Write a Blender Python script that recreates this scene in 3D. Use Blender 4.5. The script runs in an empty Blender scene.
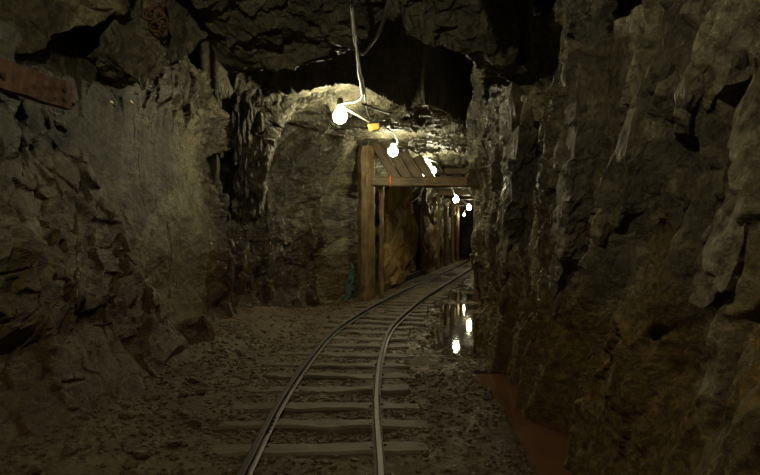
import bpy, bmesh, math, random
import numpy as np
from mathutils import Vector, Matrix, noise as mnoise

# ------------------------------------------------------------------ camera, world, exposure
SC = bpy.context.scene
COL = SC.collection
EYE = 1.65
FPX = 760 * 28.0 / 36.0
cam_d = bpy.data.cameras.new('camera')
cam_d.lens = 28.0; cam_d.sensor_width = 36.0; cam_d.clip_start = 0.05; cam_d.clip_end = 300
cam = bpy.data.objects.new('camera', cam_d)
cam.location = (0, 0, EYE); cam.rotation_euler = (math.radians(90), 0, 0)
COL.objects.link(cam); SC.camera = cam
world = bpy.data.worlds.new('mine_dark'); SC.world = world
world.use_nodes = True
world.node_tree.nodes['Background'].inputs[0].default_value = (0, 0, 0, 1)
world.node_tree.nodes['Background'].inputs[1].default_value = 0.0
SC.view_settings.view_transform = 'Standard'
SC.view_settings.look = 'None'
SC.view_settings.exposure = 0.0
SC.view_settings.gamma = 1.0
SC.view_settings.use_curve_mapping = False

BULB_COLOR = (1.0, 0.91, 0.56)
random.seed(7)
RNG = np.random.default_rng(11)

# ------------------------------------------------------------------ numpy noise
def _h(ix, iy, seed):
    h = (ix.astype(np.int64) * 374761393 + iy.astype(np.int64) * 668265263 + seed * 2147483647) & 0xFFFFFFFF
    h = ((h ^ (h >> 13)) * 1274126177) & 0xFFFFFFFF
    h = ((h ^ (h >> 16)) * 2246822519) & 0xFFFFFFFF
    h = h ^ (h >> 15)
    return (h & 0xFFFFFF) / float(0x1000000)
def vnoise(x, y, seed):
    x, y = np.broadcast_arrays(np.asarray(x, float), np.asarray(y, float))
    ix = np.floor(x); iy = np.floor(y); fx = x - ix; fy = y - iy
    ix = ix.astype(np.int64); iy = iy.astype(np.int64)
    u = fx * fx * (3 - 2 * fx); v = fy * fy * (3 - 2 * fy)
    a = _h(ix, iy, seed); b = _h(ix + 1, iy, seed); c = _h(ix, iy + 1, seed); d = _h(ix + 1, iy + 1, seed)
    return (a + (b - a) * u) * (1 - v) + (c + (d - c) * u) * v - 0.5
def fbm(x, y, seed, octs=4, gain=0.5):
    s = 0; a = 1.0; f = 1.0
    for o in range(octs):
        s = s + a * vnoise(x * f + 13.1 * o, y * f + 7.7 * o, seed + o); a *= gain; f *= 2.03
    return s
def facets(u, v, cu, cv, seed, hgt, tilt, shear=0.0, warp=0.25, crack=0.0, cw=0.08, blend=0.06):
    """broken rock: every Voronoi cell is its own tilted plane, with an open joint between cells"""
    uu = (u + shear * v) / cu; vv = v / cv
    uu, vv = np.broadcast_arrays(uu, vv)
    uu = uu + warp * 2 * vnoise(uu * 1.7, vv * 1.7, seed + 91); vv = vv + warp * 2 * vnoise(uu * 1.7 + 9, vv * 1.7, seed + 92)
    iu = np.floor(uu).astype(np.int64); iv = np.floor(vv).astype(np.int64)
    f1 = np.full(uu.shape, 9.0); f2 = np.full(uu.shape, 9.0); p1 = np.zeros(uu.shape); p2 = np.zeros(uu.shape)
    for a in (-1, 0, 1):
        for b in (-1, 0, 1):
            ci = iu + a; cj = iv + b
            x = uu - ci - _h(ci, cj, seed); y = vv - cj - _h(ci, cj, seed + 1); d = np.sqrt(x * x + y * y)
            pl = hgt * (_h(ci, cj, seed + 2) - 0.5) * 2 + tilt * 2 * (x * (_h(ci, cj, seed + 3) - 0.5) + y * (_h(ci, cj, seed + 4) - 0.5))
            m = d < f1; m2 = (~m) & (d < f2)
            f2 = np.where(m, f1, np.where(m2, d, f2)); p2 = np.where(m, p1, np.where(m2, pl, p2))
            f1 = np.where(m, d, f1); p1 = np.where(m, pl, p1)
    k = np.clip((f2 - f1) / blend, 0, 1)
    out = p1 * (0.5 + 0.5 * k) + p2 * (0.5 - 0.5 * k)
    if crack:
        out = out - crack * np.clip(1 - (f2 - f1) / cw, 0, 1)
    return out
def sstep(a, b, x):
    t = np.clip((x - a) / (b - a), 0, 1); return t * t * (3 - 2 * t)
def curve(kx, ky):
    """smooth interpolation through knots (monotone-ish cubic Hermite)"""
    kx = np.array(kx, float); ky = np.array(ky, float)
    m = np.gradient(ky, kx)
    def f(x):
        x = np.asarray(x, float)
        i = np.clip(np.searchsorted(kx, x) - 1, 0, len(kx) - 2)
        h = kx[i + 1] - kx[i]; t = np.clip((x - kx[i]) / h, 0, 1)
        return ((2*t**3 - 3*t**2 + 1) * ky[i] + (t**3 - 2*t**2 + t) * h * m[i] + (-2*t**3 + 3*t**2) * ky[i+1] + (t**3 - t**2) * h * m[i+1])
    return f
def at(px, py, Y):
    return Vector(((px - 380) / FPX * Y, Y, EYE + (237.5 - py) / FPX * Y))

# ------------------------------------------------------------------ materials
MATS = {}
def newmat(name):
    m = bpy.data.materials.new(name); m.use_nodes = True
    nt = m.node_tree; nt.nodes.clear()
    out = nt.nodes.new('ShaderNodeOutputMaterial'); b = nt.nodes.new('ShaderNodeBsdfPrincipled')
    nt.links.new(b.outputs[0], out.inputs[0]); MATS[name] = m
    return m, nt, b
def nd(nt, t, **kw):
    n = nt.nodes.new(t)
    for k, v in kw.items():
        if k.startswith('i_'):
            key = k[2:]; key = int(key) if key.isdigit() else key.replace('_', ' ')
            n.inputs[key].default_value = v
        else: setattr(n, k, v)
    return n
def ramp(nt, stops, fac=None):
    r = nt.nodes.new('ShaderNodeValToRGB'); e = r.color_ramp.elements
    while len(e) < len(stops): e.new(0.5)
    for el, (p, c) in zip(e, stops):
        el.position = p; el.color = (c[0], c[1], c[2], 1) if not isinstance(c, float) else (c, c, c, 1)
    if fac is not None: nt.links.new(fac, r.inputs[0])
    return r
def coords(nt, scale=(1, 1, 1), rot=(0, 0, 0)):
    g = nt.nodes.new('ShaderNodeNewGeometry')
    mp = nd(nt, 'ShaderNodeMapping'); mp.inputs['Scale'].default_value = scale; mp.inputs['Rotation'].default_value = rot
    nt.links.new(g.outputs['Position'], mp.inputs[0]); return mp.outputs[0]
def noise_n(nt, vec, scale, detail=5, rough=0.6, dist=0.0):
    n = nd(nt, 'ShaderNodeTexNoise'); n.inputs['Scale'].default_value = scale; n.inputs['Detail'].default_value = detail
    n.inputs['Roughness'].default_value = rough; n.inputs['Distortion'].default_value = dist
    nt.links.new(vec, n.inputs['Vector']); return n.outputs[0]
def mixc(nt, fac, a, b, mode='MIX'):
    m = nd(nt, 'ShaderNodeMix', data_type='RGBA', blend_type=mode)
    for s, v in ((0, fac), (6, a), (7, b)):
        if hasattr(v, 'is_linked') or isinstance(v, bpy.types.NodeSocket): nt.links.new(v, m.inputs[s])
        else: m.inputs[s].default_value = v if s == 0 else (v[0], v[1], v[2], 1)
    return m.outputs[2]
def math_n(nt, op, a, b=None, clamp=False):
    m = nd(nt, 'ShaderNodeMath', operation=op, use_clamp=clamp)
    for i, v in enumerate((a, b)):
        if v is None: continue
        if isinstance(v, bpy.types.NodeSocket): nt.links.new(v, m.inputs[i])
        else: m.inputs[i].default_value = v
    return m.outputs[0]
def bump(nt, b, h, strength, dist):
    n = nd(nt, 'ShaderNodeBump'); n.inputs['Strength'].default_value = strength; n.inputs['Distance'].default_value = dist
    nt.links.new(h, n.inputs['Height']); nt.links.new(n.outputs[0], b.inputs['Normal'])

def rock_mat(name, c_dark, c_mid, c_light, rust, rust_top=1.0, rust_amt=1.0, wet=0.5, seed=0.0, ysq=1.0, damp=None):
    m, nt, b = newmat(name)
    P = coords(nt, (1, ysq, 1)); P2 = coords(nt, (1, ysq, 0.6 if ysq == 1 else 0.8), (0, 0, seed if ysq == 1 else 0))
    n1 = noise_n(nt, P2, 0.9, 7, 0.62, 0.6)
    n2 = noise_n(nt, P, 5.0, 6, 0.65)
    f = math_n(nt, 'ADD', math_n(nt, 'MULTIPLY', n1, 0.72), math_n(nt, 'MULTIPLY', n2, 0.28))
    r = ramp(nt, [(0.40, c_dark), (0.49, c_mid), (0.56, c_light), (0.66, c_mid)], f)
    # iron staining: thick on the foot of the walls, in runs higher up
    sx = nd(nt, 'ShaderNodeSeparateXYZ'); nt.links.new(coords(nt), sx.inputs[0])
    z = math_n(nt, 'DIVIDE', sx.outputs[2], rust_top)
    n3 = noise_n(nt, coords(nt, (1, 1, 0.6), (0, 0, 1.3 + seed)), 1.3, 6, 0.6, 0.4)
    zz = math_n(nt, 'SUBTRACT', math_n(nt, 'ADD', math_n(nt, 'MULTIPLY', n3, 2.6), 0.0), z)
    rm = ramp(nt, [(0.35, 0.0), (0.75, rust_amt)], zz)
    n4 = noise_n(nt, P, 9.0, 4, 0.6)
    rc = ramp(nt, [(0.35, tuple(c * 0.55 for c in rust)), (0.6, rust)], n4)
    col = mixc(nt, rm.outputs[0], r.outputs[0], rc.outputs[0])
    n7 = noise_n(nt, coords(nt, (1, ysq, 0.8)), 22.0, 6, 0.72, 0.8)
    sp = ramp(nt, [(0.36, 0.45), (0.5, 0.95), (0.64, 1.6)], n7)
    col = mixc(nt, 1.0, col, sp.outputs[0], 'MULTIPLY')
    wetm = None
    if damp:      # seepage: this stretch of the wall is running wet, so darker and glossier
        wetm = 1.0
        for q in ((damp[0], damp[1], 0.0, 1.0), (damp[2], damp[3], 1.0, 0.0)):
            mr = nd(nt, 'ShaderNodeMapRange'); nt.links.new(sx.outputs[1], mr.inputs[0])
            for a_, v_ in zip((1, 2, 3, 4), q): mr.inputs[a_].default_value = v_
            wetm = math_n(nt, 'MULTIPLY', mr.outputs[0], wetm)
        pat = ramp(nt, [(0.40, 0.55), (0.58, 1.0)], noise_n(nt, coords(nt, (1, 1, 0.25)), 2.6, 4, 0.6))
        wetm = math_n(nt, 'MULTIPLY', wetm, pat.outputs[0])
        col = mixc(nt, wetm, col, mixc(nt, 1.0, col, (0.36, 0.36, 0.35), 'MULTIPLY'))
    nt.links.new(col, b.inputs['Base Color'])
    n5 = noise_n(nt, coords(nt, (1.4, 1.4, 0.3)), 2.2, 5, 0.6)
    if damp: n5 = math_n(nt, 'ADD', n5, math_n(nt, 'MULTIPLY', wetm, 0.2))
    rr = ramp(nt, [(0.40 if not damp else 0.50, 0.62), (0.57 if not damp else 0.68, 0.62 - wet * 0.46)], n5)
    nt.links.new(rr.outputs[0], b.inputs['Roughness'])
    n6 = noise_n(nt, coords(nt, (1, ysq, 0.8)), 14.0, 8, 0.7)
    bump(nt, b, n6, 0.85, 0.06)
    return m

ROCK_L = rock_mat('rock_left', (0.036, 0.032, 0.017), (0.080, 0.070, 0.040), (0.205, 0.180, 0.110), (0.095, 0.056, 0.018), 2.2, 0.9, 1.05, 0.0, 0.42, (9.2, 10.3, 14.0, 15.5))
ROCK_R = rock_mat('rock_right', (0.046, 0.041, 0.025), (0.112, 0.099, 0.061), (0.275, 0.245, 0.16), (0.165, 0.103, 0.030), 1.7, 0.95, 0.8, 0.8)
ROCK_C = rock_mat('rock_roof', (0.062, 0.057, 0.039), (0.11, 0.10, 0.068), (0.17, 0.156, 0.108), (0.10, 0.07, 0.03), 0.5, 0.3, 0.5, 0.4)
ROCK_LIGHT = rock_mat('rock_pale', (0.085, 0.076, 0.050), (0.130, 0.117, 0.078), (0.20, 0.18, 0.125), (0.12, 0.08, 0.03), 1.2, 0.5, 0.35, 2.1)
ROCK_FLOOR = rock_mat('rock_rubble', (0.060, 0.047, 0.030), (0.110, 0.088, 0.056), (0.18, 0.15, 0.10), (0.14, 0.085, 0.04), 1.2, 0.7, 0.45, 3.0)

def floor_mat():
    m, nt, b = newmat('mine_floor')
    P = coords(nt)
    n1 = noise_n(nt, P, 1.6, 7, 0.65, 0.3); n2 = noise_n(nt, P, 30.0, 5, 0.7)
    f = math_n(nt, 'ADD', math_n(nt, 'MULTIPLY', n1, 0.55), math_n(nt, 'MULTIPLY', n2, 0.45))
    r = ramp(nt, [(0.38, (0.055, 0.035, 0.016)), (0.5, (0.115, 0.077, 0.038)), (0.6, (0.180, 0.130, 0.073))], f)
    nt.links.new(r.outputs[0], b.inputs['Base Color'])
    rr = ramp(nt, [(0.45, 0.72), (0.60, 0.25)], noise_n(nt, P, 2.6, 5, 0.6))
    nt.links.new(rr.outputs[0], b.inputs['Roughness'])
    bump(nt, b, noise_n(nt, P, 42.0, 6, 0.75), 0.9, 0.03)
    return m
FLOOR = floor_mat()

def wood_mat(name, c0, c1, axis, rough=0.6, sc=1.0):
    m, nt, b = newmat(name)
    s = [9 * sc] * 3; s[axis] = 0.7 * sc
    tc = nt.nodes.new('ShaderNodeTexCoord'); mp = nd(nt, 'ShaderNodeMapping'); mp.inputs['Scale'].default_value = s
    nt.links.new(tc.outputs['Object'], mp.inputs[0])
    n1 = noise_n(nt, mp.outputs[0], 2.0, 6, 0.65, 0.5); n2 = noise_n(nt, coords(nt), 3.0, 5, 0.6)
    f = math_n(nt, 'ADD', math_n(nt, 'MULTIPLY', n1, 0.6), math_n(nt, 'MULTIPLY', n2, 0.4))
    r = ramp(nt, [(0.38, c0), (0.62, c1)], f); nt.links.new(r.outputs[0], b.inputs['Base Color'])
    b.inputs['Roughness'].default_value = rough
    bump(nt, b, n1, 0.6, 0.02)
    return m
TIMBER = wood_mat('old_timber', (0.055, 0.034, 0.013), (0.23, 0.155, 0.066), 2)
TIMBER_X = wood_mat('old_timber_beam', (0.038, 0.024, 0.010), (0.150, 0.102, 0.048), 0)
SLEEPER = wood_mat('sleeper_wood', (0.050, 0.036, 0.021), (0.148, 0.111, 0.068), 0, 0.62)
def plain(name, col, rough, metal=0.0, var=0.4, sc=12.0, bmp=0.3):
    m, nt, b = newmat(name)
    n = noise_n(nt, coords(nt), sc, 6, 0.65)
    r = ramp(nt, [(0.35, tuple(c * (1 - var) for c in col)), (0.65, tuple(min(1, c * (1 + var)) for c in col))], n)
    nt.links.new(r.outputs[0], b.inputs['Base Color'])
    b.inputs['Roughness'].default_value = rough; b.inputs['Metallic'].default_value = metal
    if bmp: bump(nt, b, n, bmp, 0.01)
    return m
RAIL = plain('rail_steel', (0.036, 0.029, 0.020), 0.46, 0.5, 0.35, 20, 0.15)
RUST = plain('rusty_steel', (0.105, 0.052, 0.034), 0.7, 0.15, 0.4, 18)
IRON = plain('spike_iron', (0.07, 0.05, 0.035), 0.5, 0.6, 0.4, 30)
CABLE = plain('cable_sheath', (0.20, 0.185, 0.15), 0.5, 0.0, 0.3, 25, 0.1)
CABLE_D = plain('cable_dark', (0.05, 0.045, 0.038), 0.45, 0.0, 0.3, 25, 0.1)
YELLOW = plain('yellow_plastic', (0.62, 0.42, 0.10), 0.45, 0.0, 0.2, 12, 0.05)
SOCKET = plain('lamp_socket', (0.03, 0.03, 0.03), 0.4, 0.0, 0.2, 30, 0.0)
TEAL = plain('teal_plastic', (0.030, 0.095, 0.080), 0.4, 0.0, 0.35, 9, 0.2)
WHITE = plain('white_plastic', (0.72, 0.70, 0.60), 0.5, 0.0, 0.1, 9, 0.1)
ORANGE = plain('orange_tape', (0.75, 0.16, 0.04), 0.5, 0.0, 0.1, 9, 0.0)
PIPE = plain('wet_pipe', (0.14, 0.135, 0.12), 0.22, 0.6, 0.25, 8, 0.1)
def bulb_mat(name, strength):
    m = bpy.data.materials.new(name); m.use_nodes = True; nt = m.node_tree; nt.nodes.clear()
    o = nt.nodes.new('ShaderNodeOutputMaterial'); e = nt.nodes.new('ShaderNodeEmission')
    e.inputs[0].default_value = (*BULB_COLOR, 1); e.inputs[1].default_value = strength
    nt.links.new(e.outputs[0], o.inputs[0]); return m
def water_mat(name, col, rough, bsc, bst):
    m, nt, b = newmat(name)
    n = noise_n(nt, coords(nt), 2.5, 4, 0.5)
    r = ramp(nt, [(0.35, tuple(c * 0.75 for c in col)), (0.65, col)], n); nt.links.new(r.outputs[0], b.inputs['Base Color'])
    b.inputs['Roughness'].default_value = rough; b.inputs['IOR'].default_value = 1.33
    bump(nt, b, noise_n(nt, coords(nt), bsc, 3, 0.5), bst, 0.02)
    return m
WATER = water_mat('puddle_water', (0.020, 0.015, 0.009), 0.04, 5.0, 0.06)
DRAIN = water_mat('red_drain_water', (0.135, 0.064, 0.034), 0.18, 9.0, 0.05)

# ------------------------------------------------------------------ object helpers
def link(o, parent=None):
    COL.objects.link(o)
    if parent is not None: o.parent = parent
    return o
def tag(o, label=None, cat=None, group=None, kind=None):
    if label: o['label'] = label
    if cat: o['category'] = cat
    if group: o['group'] = group
    if kind: o['kind'] = kind
    return o
def empty(name, loc=(0, 0, 0), rz=0.0):
    o = bpy.data.objects.new(name, None); o.empty_display_size = 0.1
    o.location = loc; o.rotation_euler = (0, 0, rz); return link(o)
def mesh_obj(name, verts, faces, mat, parent=None, smooth=False):
    me = bpy.data.meshes.new(name); me.from_pydata(verts, [], faces); me.update()
    me.materials.append(mat)
    if smooth: me.polygons.foreach_set('use_smooth', [True] * len(me.polygons))
    return link(bpy.data.objects.new(name, me), parent)
def bm_obj(name, bm, mat, parent=None, smooth=False):
    bmesh.ops.recalc_face_normals(bm, faces=bm.faces[:])
    me = bpy.data.meshes.new(name); bm.to_mesh(me); bm.free(); me.materials.append(mat)
    if smooth: me.polygons.foreach_set('use_smooth', [True] * len(me.polygons))
    return link(bpy.data.objects.new(name, me), parent)
def grid_obj(name, X, Y, Z, mat, flip=False, smooth=True):
    nu, nv = X.shape
    co = np.stack([X, Y, Z], -1).reshape(-1, 3).astype(np.float32)
    i = np.arange(nu * nv).reshape(nu, nv)
    a, b, c, d = i[:-1, :-1].ravel(), i[1:, :-1].ravel(), i[1:, 1:].ravel(), i[:-1, 1:].ravel()
    q = np.stack([a, b, c, d] if not flip else [a, d, c, b], -1).astype(np.int32)
    me = bpy.data.meshes.new(name)
    me.vertices.add(len(co)); me.vertices.foreach_set('co', co.ravel())
    me.loops.add(q.size); me.loops.foreach_set('vertex_index', q.ravel())
    me.polygons.add(len(q)); me.polygons.foreach_set('loop_start', np.arange(0, q.size, 4, dtype=np.int32))
    me.polygons.foreach_set('loop_total', np.full(len(q), 4, np.int32))
    me.update(calc_edges=True); me.validate()
    me.polygons.foreach_set('use_smooth', [smooth] * len(me.polygons))
    me.materials.append(mat)
    return link(bpy.data.objects.new(name, me))
def tube(name, pts, r, mat, parent=None, sides=8, closed_caps=True, rads=None):
    pts = [Vector(p) for p in pts]; bm = bmesh.new(); rings = []
    up = Vector((0.13, 0.21, 0.97)); prev = None
    for k, p in enumerate(pts):
        t = (pts[min(k + 1, len(pts) - 1)] - pts[max(k - 1, 0)]).normalized()
        n = (up - t * up.dot(t)) if prev is None else (prev - t * prev.dot(t))
        if n.length < 1e-4: n = t.orthogonal()
        n.normalize(); prev = n; b = t.cross(n)
        rr = rads[k] if rads else r
        rings.append([bm.verts.new(p + (n * math.cos(2 * math.pi * s / sides) + b * math.sin(2 * math.pi * s / sides)) * rr) for s in range(sides)])
    for k in range(len(rings) - 1):
        for s in range(sides):
            bm.faces.new((rings[k][s], rings[k][(s + 1) % sides], rings[k + 1][(s + 1) % sides], rings[k + 1][s]))
    if closed_caps:
        bm.faces.new(rings[0][::-1]); bm.faces.new(rings[-1])
    return bm_obj(name, bm, mat, parent, smooth=True)
def spline(pts, n=8):
    pts = [Vector(p) for p in pts]; out = []
    for i in range(len(pts) - 1):
        p0 = pts[max(i - 1, 0)]; p1 = pts[i]; p2 = pts[i + 1]; p3 = pts[min(i + 2, len(pts) - 1)]
        for k in range(n):
            t = k / n
            out.append(0.5 * ((2 * p1) + (p2 - p0) * t + (2 * p0 - 5 * p1 + 4 * p2 - p3) * t * t + (3 * p1 - p0 - 3 * p2 + p3) * t ** 3))
    out.append(pts[-1]); return out
def jig(p, f, a, seed=0):
    return Vector(p) + mnoise.noise_vector(Vector(p) * f + Vector((seed, seed * 1.7, 0))) * a
def beam_bm(L, w, h, seed, segs=10, rough=0.012, bev=0.015, axis='x', bow=0.0):
    """a hewn timber, along local x (or z), worn and slightly crooked"""
    bm = bmesh.new(); ring = [(-w/2 + bev, -h/2), (w/2 - bev, -h/2), (w/2, -h/2 + bev), (w/2, h/2 - bev), (w/2 - bev, h/2), (-w/2 + bev, h/2), (-w/2, h/2 - bev), (-w/2, -h/2 + bev)]
    rows = []
    for k in range(segs + 1):
        t = k / segs; row = []
        for (a, b) in ring:
            e = 1.0 if 0 < k < segs else 0.94
            p = Vector((-L/2 + L * t, a * e, b * e + bow * math.sin(math.pi * t)))
            p = p + mnoise.noise_vector(p * 4.0 + Vector((seed * 3.7, seed, 0))) * rough
            if axis == 'z': p = Vector((p.y, p.z, p.x + L/2))
            row.append(bm.verts.new(p))
        rows.append(row)
    for k in range(segs):
        for s in range(8):
            bm.faces.new((rows[k][s], rows[k][(s+1) % 8], rows[k+1][(s+1) % 8], rows[k+1][s]))
    bm.faces.new(rows[0][::-1]); bm.faces.new(rows[-1])
    return bm
def chunk(name, pts, back, mat, parent=None, seed=0, amp=0.05, edge=0.07, org=None):
    """an angular rock: an outline given thickness, split finely and broken up"""
    c = Vector((0, 0, 0)) if org is None else Vector(org)
    bm = bmesh.new()
    f = bm.faces.new([bm.verts.new(Vector(p) - c) for p in pts])
    r = bmesh.ops.extrude_face_region(bm, geom=[f])
    mid = sum((Vector(p) for p in pts), Vector()) / len(pts) - c
    for v in [g for g in r['geom'] if isinstance(g, bmesh.types.BMVert)]:
        v.co = mid + (v.co - mid) * 0.86 + Vector(back)
    bmesh.ops.triangulate(bm, faces=bm.faces[:])
    for _ in range(7):
        es = [e for e in bm.edges if e.calc_length() > edge * 1.6]
        if not es: break
        bmesh.ops.subdivide_edges(bm, edges=es, cuts=1); bmesh.ops.triangulate(bm, faces=[q for q in bm.faces if len(q.verts) > 3])
    S = Vector((seed * 5.3, seed * 2.1, seed))
    for v in bm.verts:
        p = v.co + c + S
        d = mnoise.noise_vector(p * 1.6) * amp * 1.2 + mnoise.noise_vector(p * 4.3) * amp * 0.75 + mnoise.noise_vector(p * 11) * amp * 0.38 + mnoise.noise_vector(p * 27) * amp * 0.18
        cell = mnoise.cell_vector(p * 3.3 + mnoise.noise_vector(p * 3) * 0.35) - Vector((0.5, 0.5, 0.5))
        c2 = mnoise.cell_vector(p * 8.5 + mnoise.noise_vector(p * 6) * 0.4) - Vector((0.5, 0.5, 0.5))
        v.co += d + cell * amp * 0.9 + c2 * amp * 0.4
    return bm_obj(name, bm, mat, parent)
def stone_bm(r, seed, flat=0.7, sub=2):
    bm = bmesh.new(); bmesh.ops.create_icosphere(bm, subdivisions=sub, radius=1.0)
    rnd = random.Random(seed)
    planes = [(Vector((rnd.gauss(0, 1), rnd.gauss(0, 1), rnd.gauss(0, 1))).normalized(), rnd.uniform(0.5, 0.85)) for _ in range(9)]
    sx, sy = rnd.uniform(0.8, 1.3), rnd.uniform(0.7, 1.1)
    for v in bm.verts:
        for n, d in planes:
            k = v.co.dot(n)
            if k > d: v.co -= n * (k - d)
        v.co = Vector((v.co.x * sx, v.co.y * sy, v.co.z * flat)) * r + mnoise.noise_vector(v.co * 2 + Vector((seed, 0, 0))) * r * 0.08
    return bm

# ------------------------------------------------------------------ layout curves
TX = curve([-4, 0, 3.86, 5.4, 8.1, 10.2, 12, 14.7, 19.3, 28, 37, 46, 60], [-0.3, -0.42, -0.45, -0.49, -0.43, -0.27, 0.03, 0.57, 1.63, 3.7, 5.8, 7.7, 10.2])
GA = 0.457
XL = curve([-4, 0, 3, 5, 7, 8.5, 9.5, 10.2, 10.9, 11.6, 12.6, 13.6, 14.3, 14.6, 15.2, 15.7, 16.1, 18, 20, 24, 28, 37, 46, 60],
           [-2.5, -2.7, -2.85, -2.85, -2.85, -2.85, -2.8, -2.58, -2.72, -2.58, -2.45, -1.98, -1.52, -1.85, -1.95, -1.3, -0.8, -0.36, 0.15, 1.05, 1.95, 4.0, 5.9, 8.3])
XR = curve([-4, 0, 2, 3, 3.8, 4.8, 5.8, 7, 8.3, 9.1, 9.8, 11, 12.5, 14.7, 20, 28, 37, 46, 60],
           [1.8, 1.8, 1.75, 1.68, 1.58, 1.60, 1.60, 1.54, 1.46, 1.50, 1.75, 2.15, 2.45, 2.75, 3.7, 5.6, 7.7, 9.6, 12.1])
DITCH = curve([-4, 0, 2, 3.9, 4.9, 5.9, 7.2, 8.2, 9.5, 60], [1.2, 1.2, 1.24, 1.31, 1.42, 1.46, 1.40, 1.36, 1.36, 1.4])

def ysamples(y0, y1, k=0.0042, mn=0.012):
    ys = [y0]
    while ys[-1] < y1: ys.append(ys[-1] + max(mn, k * abs(ys[-1])) if ys[-1] > 1.5 else ys[-1] + 0.06)
    return np.array(ys)

def left_x(y, z):
    zr = z - EYE
    x = XL(y)
    # the smooth sheet of rock and the bulging foot in front of it
    line = 5.45 + np.where(zr < 0.4, (0.4 - zr) * 1.02, (0.4 - zr) * 0.25) + 0.25 * fbm(z * 2.2, y * 0.3, 5, 3)
    low = sstep(1.5, 0.2, zr)
    x = x + 0.30 * sstep(0.10, -0.02, y - line) * low + 0.10 * sstep(1.3, 0.0, y - line) * 0
    # talus foot
    x = x + 0.42 * sstep(1.1, -0.1, z) ** 1.5 * (0.8 + 0.7 * vnoise(y * 1.3, z * 0.8, 29)) * sstep(9.5, 8.0, y) + 0.20 * sstep(0.6, -0.1, z) * sstep(7, 10, y) * sstep(15, 13, y)
    # arch leaning in over the lamp
    x = x + 0.95 * sstep(1.1, 2.6, zr) ** 1.3 * sstep(10.2, 11.4, y) * sstep(17.5, 15.5, y)
    x = x + 0.45 * sstep(1.3, 2.3, zr) * sstep(15, 17, y)
    # shallow alcoves past the wet corner
    x = x - 0.25 * np.exp(-((y - 11.1) / 0.45) ** 2) * sstep(1.7, 0.9, zr)
    rough = 0.16 + 0.80 * np.maximum(sstep(0.1, -0.2, y - line) , np.maximum(sstep(9.4, 10.0, y), sstep(1.3, 1.8, zr)))
    rough = rough * (0.4 + 0.6 * sstep(0.1, 1.1, z)) * (1 + 0.5 * sstep(1.0, 1.8, zr) * sstep(9, 10, y))
    y, z = np.broadcast_arrays(y, z)
    x = x + rough * facets(y, z, 1.2, 1.2, 21, 0.14, 0.18, shear=-0.35, blend=0.12)
    x = x + rough * facets(y, z, 0.55, 0.55, 22, 0.05, 0.07, shear=-0.2, crack=0.03, cw=0.05)
    x = x + rough * facets(y, z, 0.2, 0.18, 23, 0.024, 0.03, shear=-0.2)
    # thin hanging flakes, wet
    fl = sstep(9.3, 9.9, y) * sstep(16, 14.5, y)
    x = x + fl * facets(y, z, 0.16, 0.8, 24, 0.08, 0.10, shear=0.12) * (1 + 0.8 * np.exp(-((y - 10.8) / 0.8) ** 2))
    return x + 0.045 * fbm(y * 1.4, z * 2.8, 25, 6) + 0.14 * fbm(y * 0.4, z * 0.7, 26, 3)

def right_x(y, z):
    zr = z - EYE
    x = XR(y)
    t = y + 0.38 * zr + 0.10 * fbm(z * 1.5, y * 0.0, 35, 3)
    kt = [-4, 2.2, 2.70, 2.86, 3.25, 3.36, 3.82, 3.94, 4.78, 4.88, 5.0, 5.38, 5.52, 6.02, 6.14, 6.78, 6.92, 7.5, 8.3, 60]
    kv = [0, 0.0, -0.03, 0.03, 0.03, -0.02, -0.08, 0.12, 0.06, -0.10, -0.15, -0.10, 0.20, 0.10, -0.02, 0.12, -0.02, 0.06, 0, 0]
    x = x + np.interp(t, kt, kv)
    # foot of rubble and the ochre boulder close by
    x = x - np.clip(0.36 - 0.42 * z, 0, 0.5) * sstep(8.8, 6.5, y) * (0.16 + 0.40 * sstep(4.6, 3.0, y)) * (0.8 + 0.8 * vnoise(y * 1.6, z, 38))
    x = x - 0.30 * np.exp(-((y - 2.3) / 0.42) ** 2) * sstep(1.5, 0.9, z)
    # open above the pillars
    top = 1.36 + 0.25 * fbm(y * 2.0, y * 0, 36, 3) + 0.5 * sstep(5.3, 7.0, y) + 2.5 * sstep(3.95, 3.80, y + 0.1 * zr) + 1.6 * sstep(8.2, 9, y)
    x = x + 1.0 * sstep(-0.02, 0.10, zr - top)
    x = x - 0.25 * sstep(1.2, 2.2, zr) * sstep(12, 15, y)
    y, z = np.broadcast_arrays(y, z)
    foot = 0.45 + 0.55 * sstep(0.2, 1.0, z)
    flat = np.exp(-((t - 4.38) / 0.40) ** 6) * sstep(-0.5, 0.1, zr)
    rough = (1 - 0.75 * flat) * foot
    brk = sstep(3.95, 3.7, t) * sstep(-0.6, 0.3, zr)
    x = x + rough * facets(y, z, 0.75, 1.5, 31, 0.08, 0.13, shear=0.38, blend=0.15) + 0.8 * rough * facets(y, z, 0.33, 2.4, 30, 0.07, 0.16, shear=0.38, warp=0.12, blend=0.12)
    x = x + rough * (0.7 + 0.8 * brk) * facets(y, z, 0.24, 0.60, 32, 0.055, 0.08, shear=0.38, crack=0.04, cw=0.07)
    x = x + rough * facets(y, z, 0.085, 0.21, 33, 0.022, 0.026, shear=0.38, crack=0.012, cw=0.1)
    x = x + facets(y, z, 0.035, 0.07, 39, 0.006, 0.007, shear=0.38)
    return x + 0.016 * fbm(y * 6, z * 6, 34, 4) + 0.08 * fbm(y * 0.8, z * 0.8, 37, 3)

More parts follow.
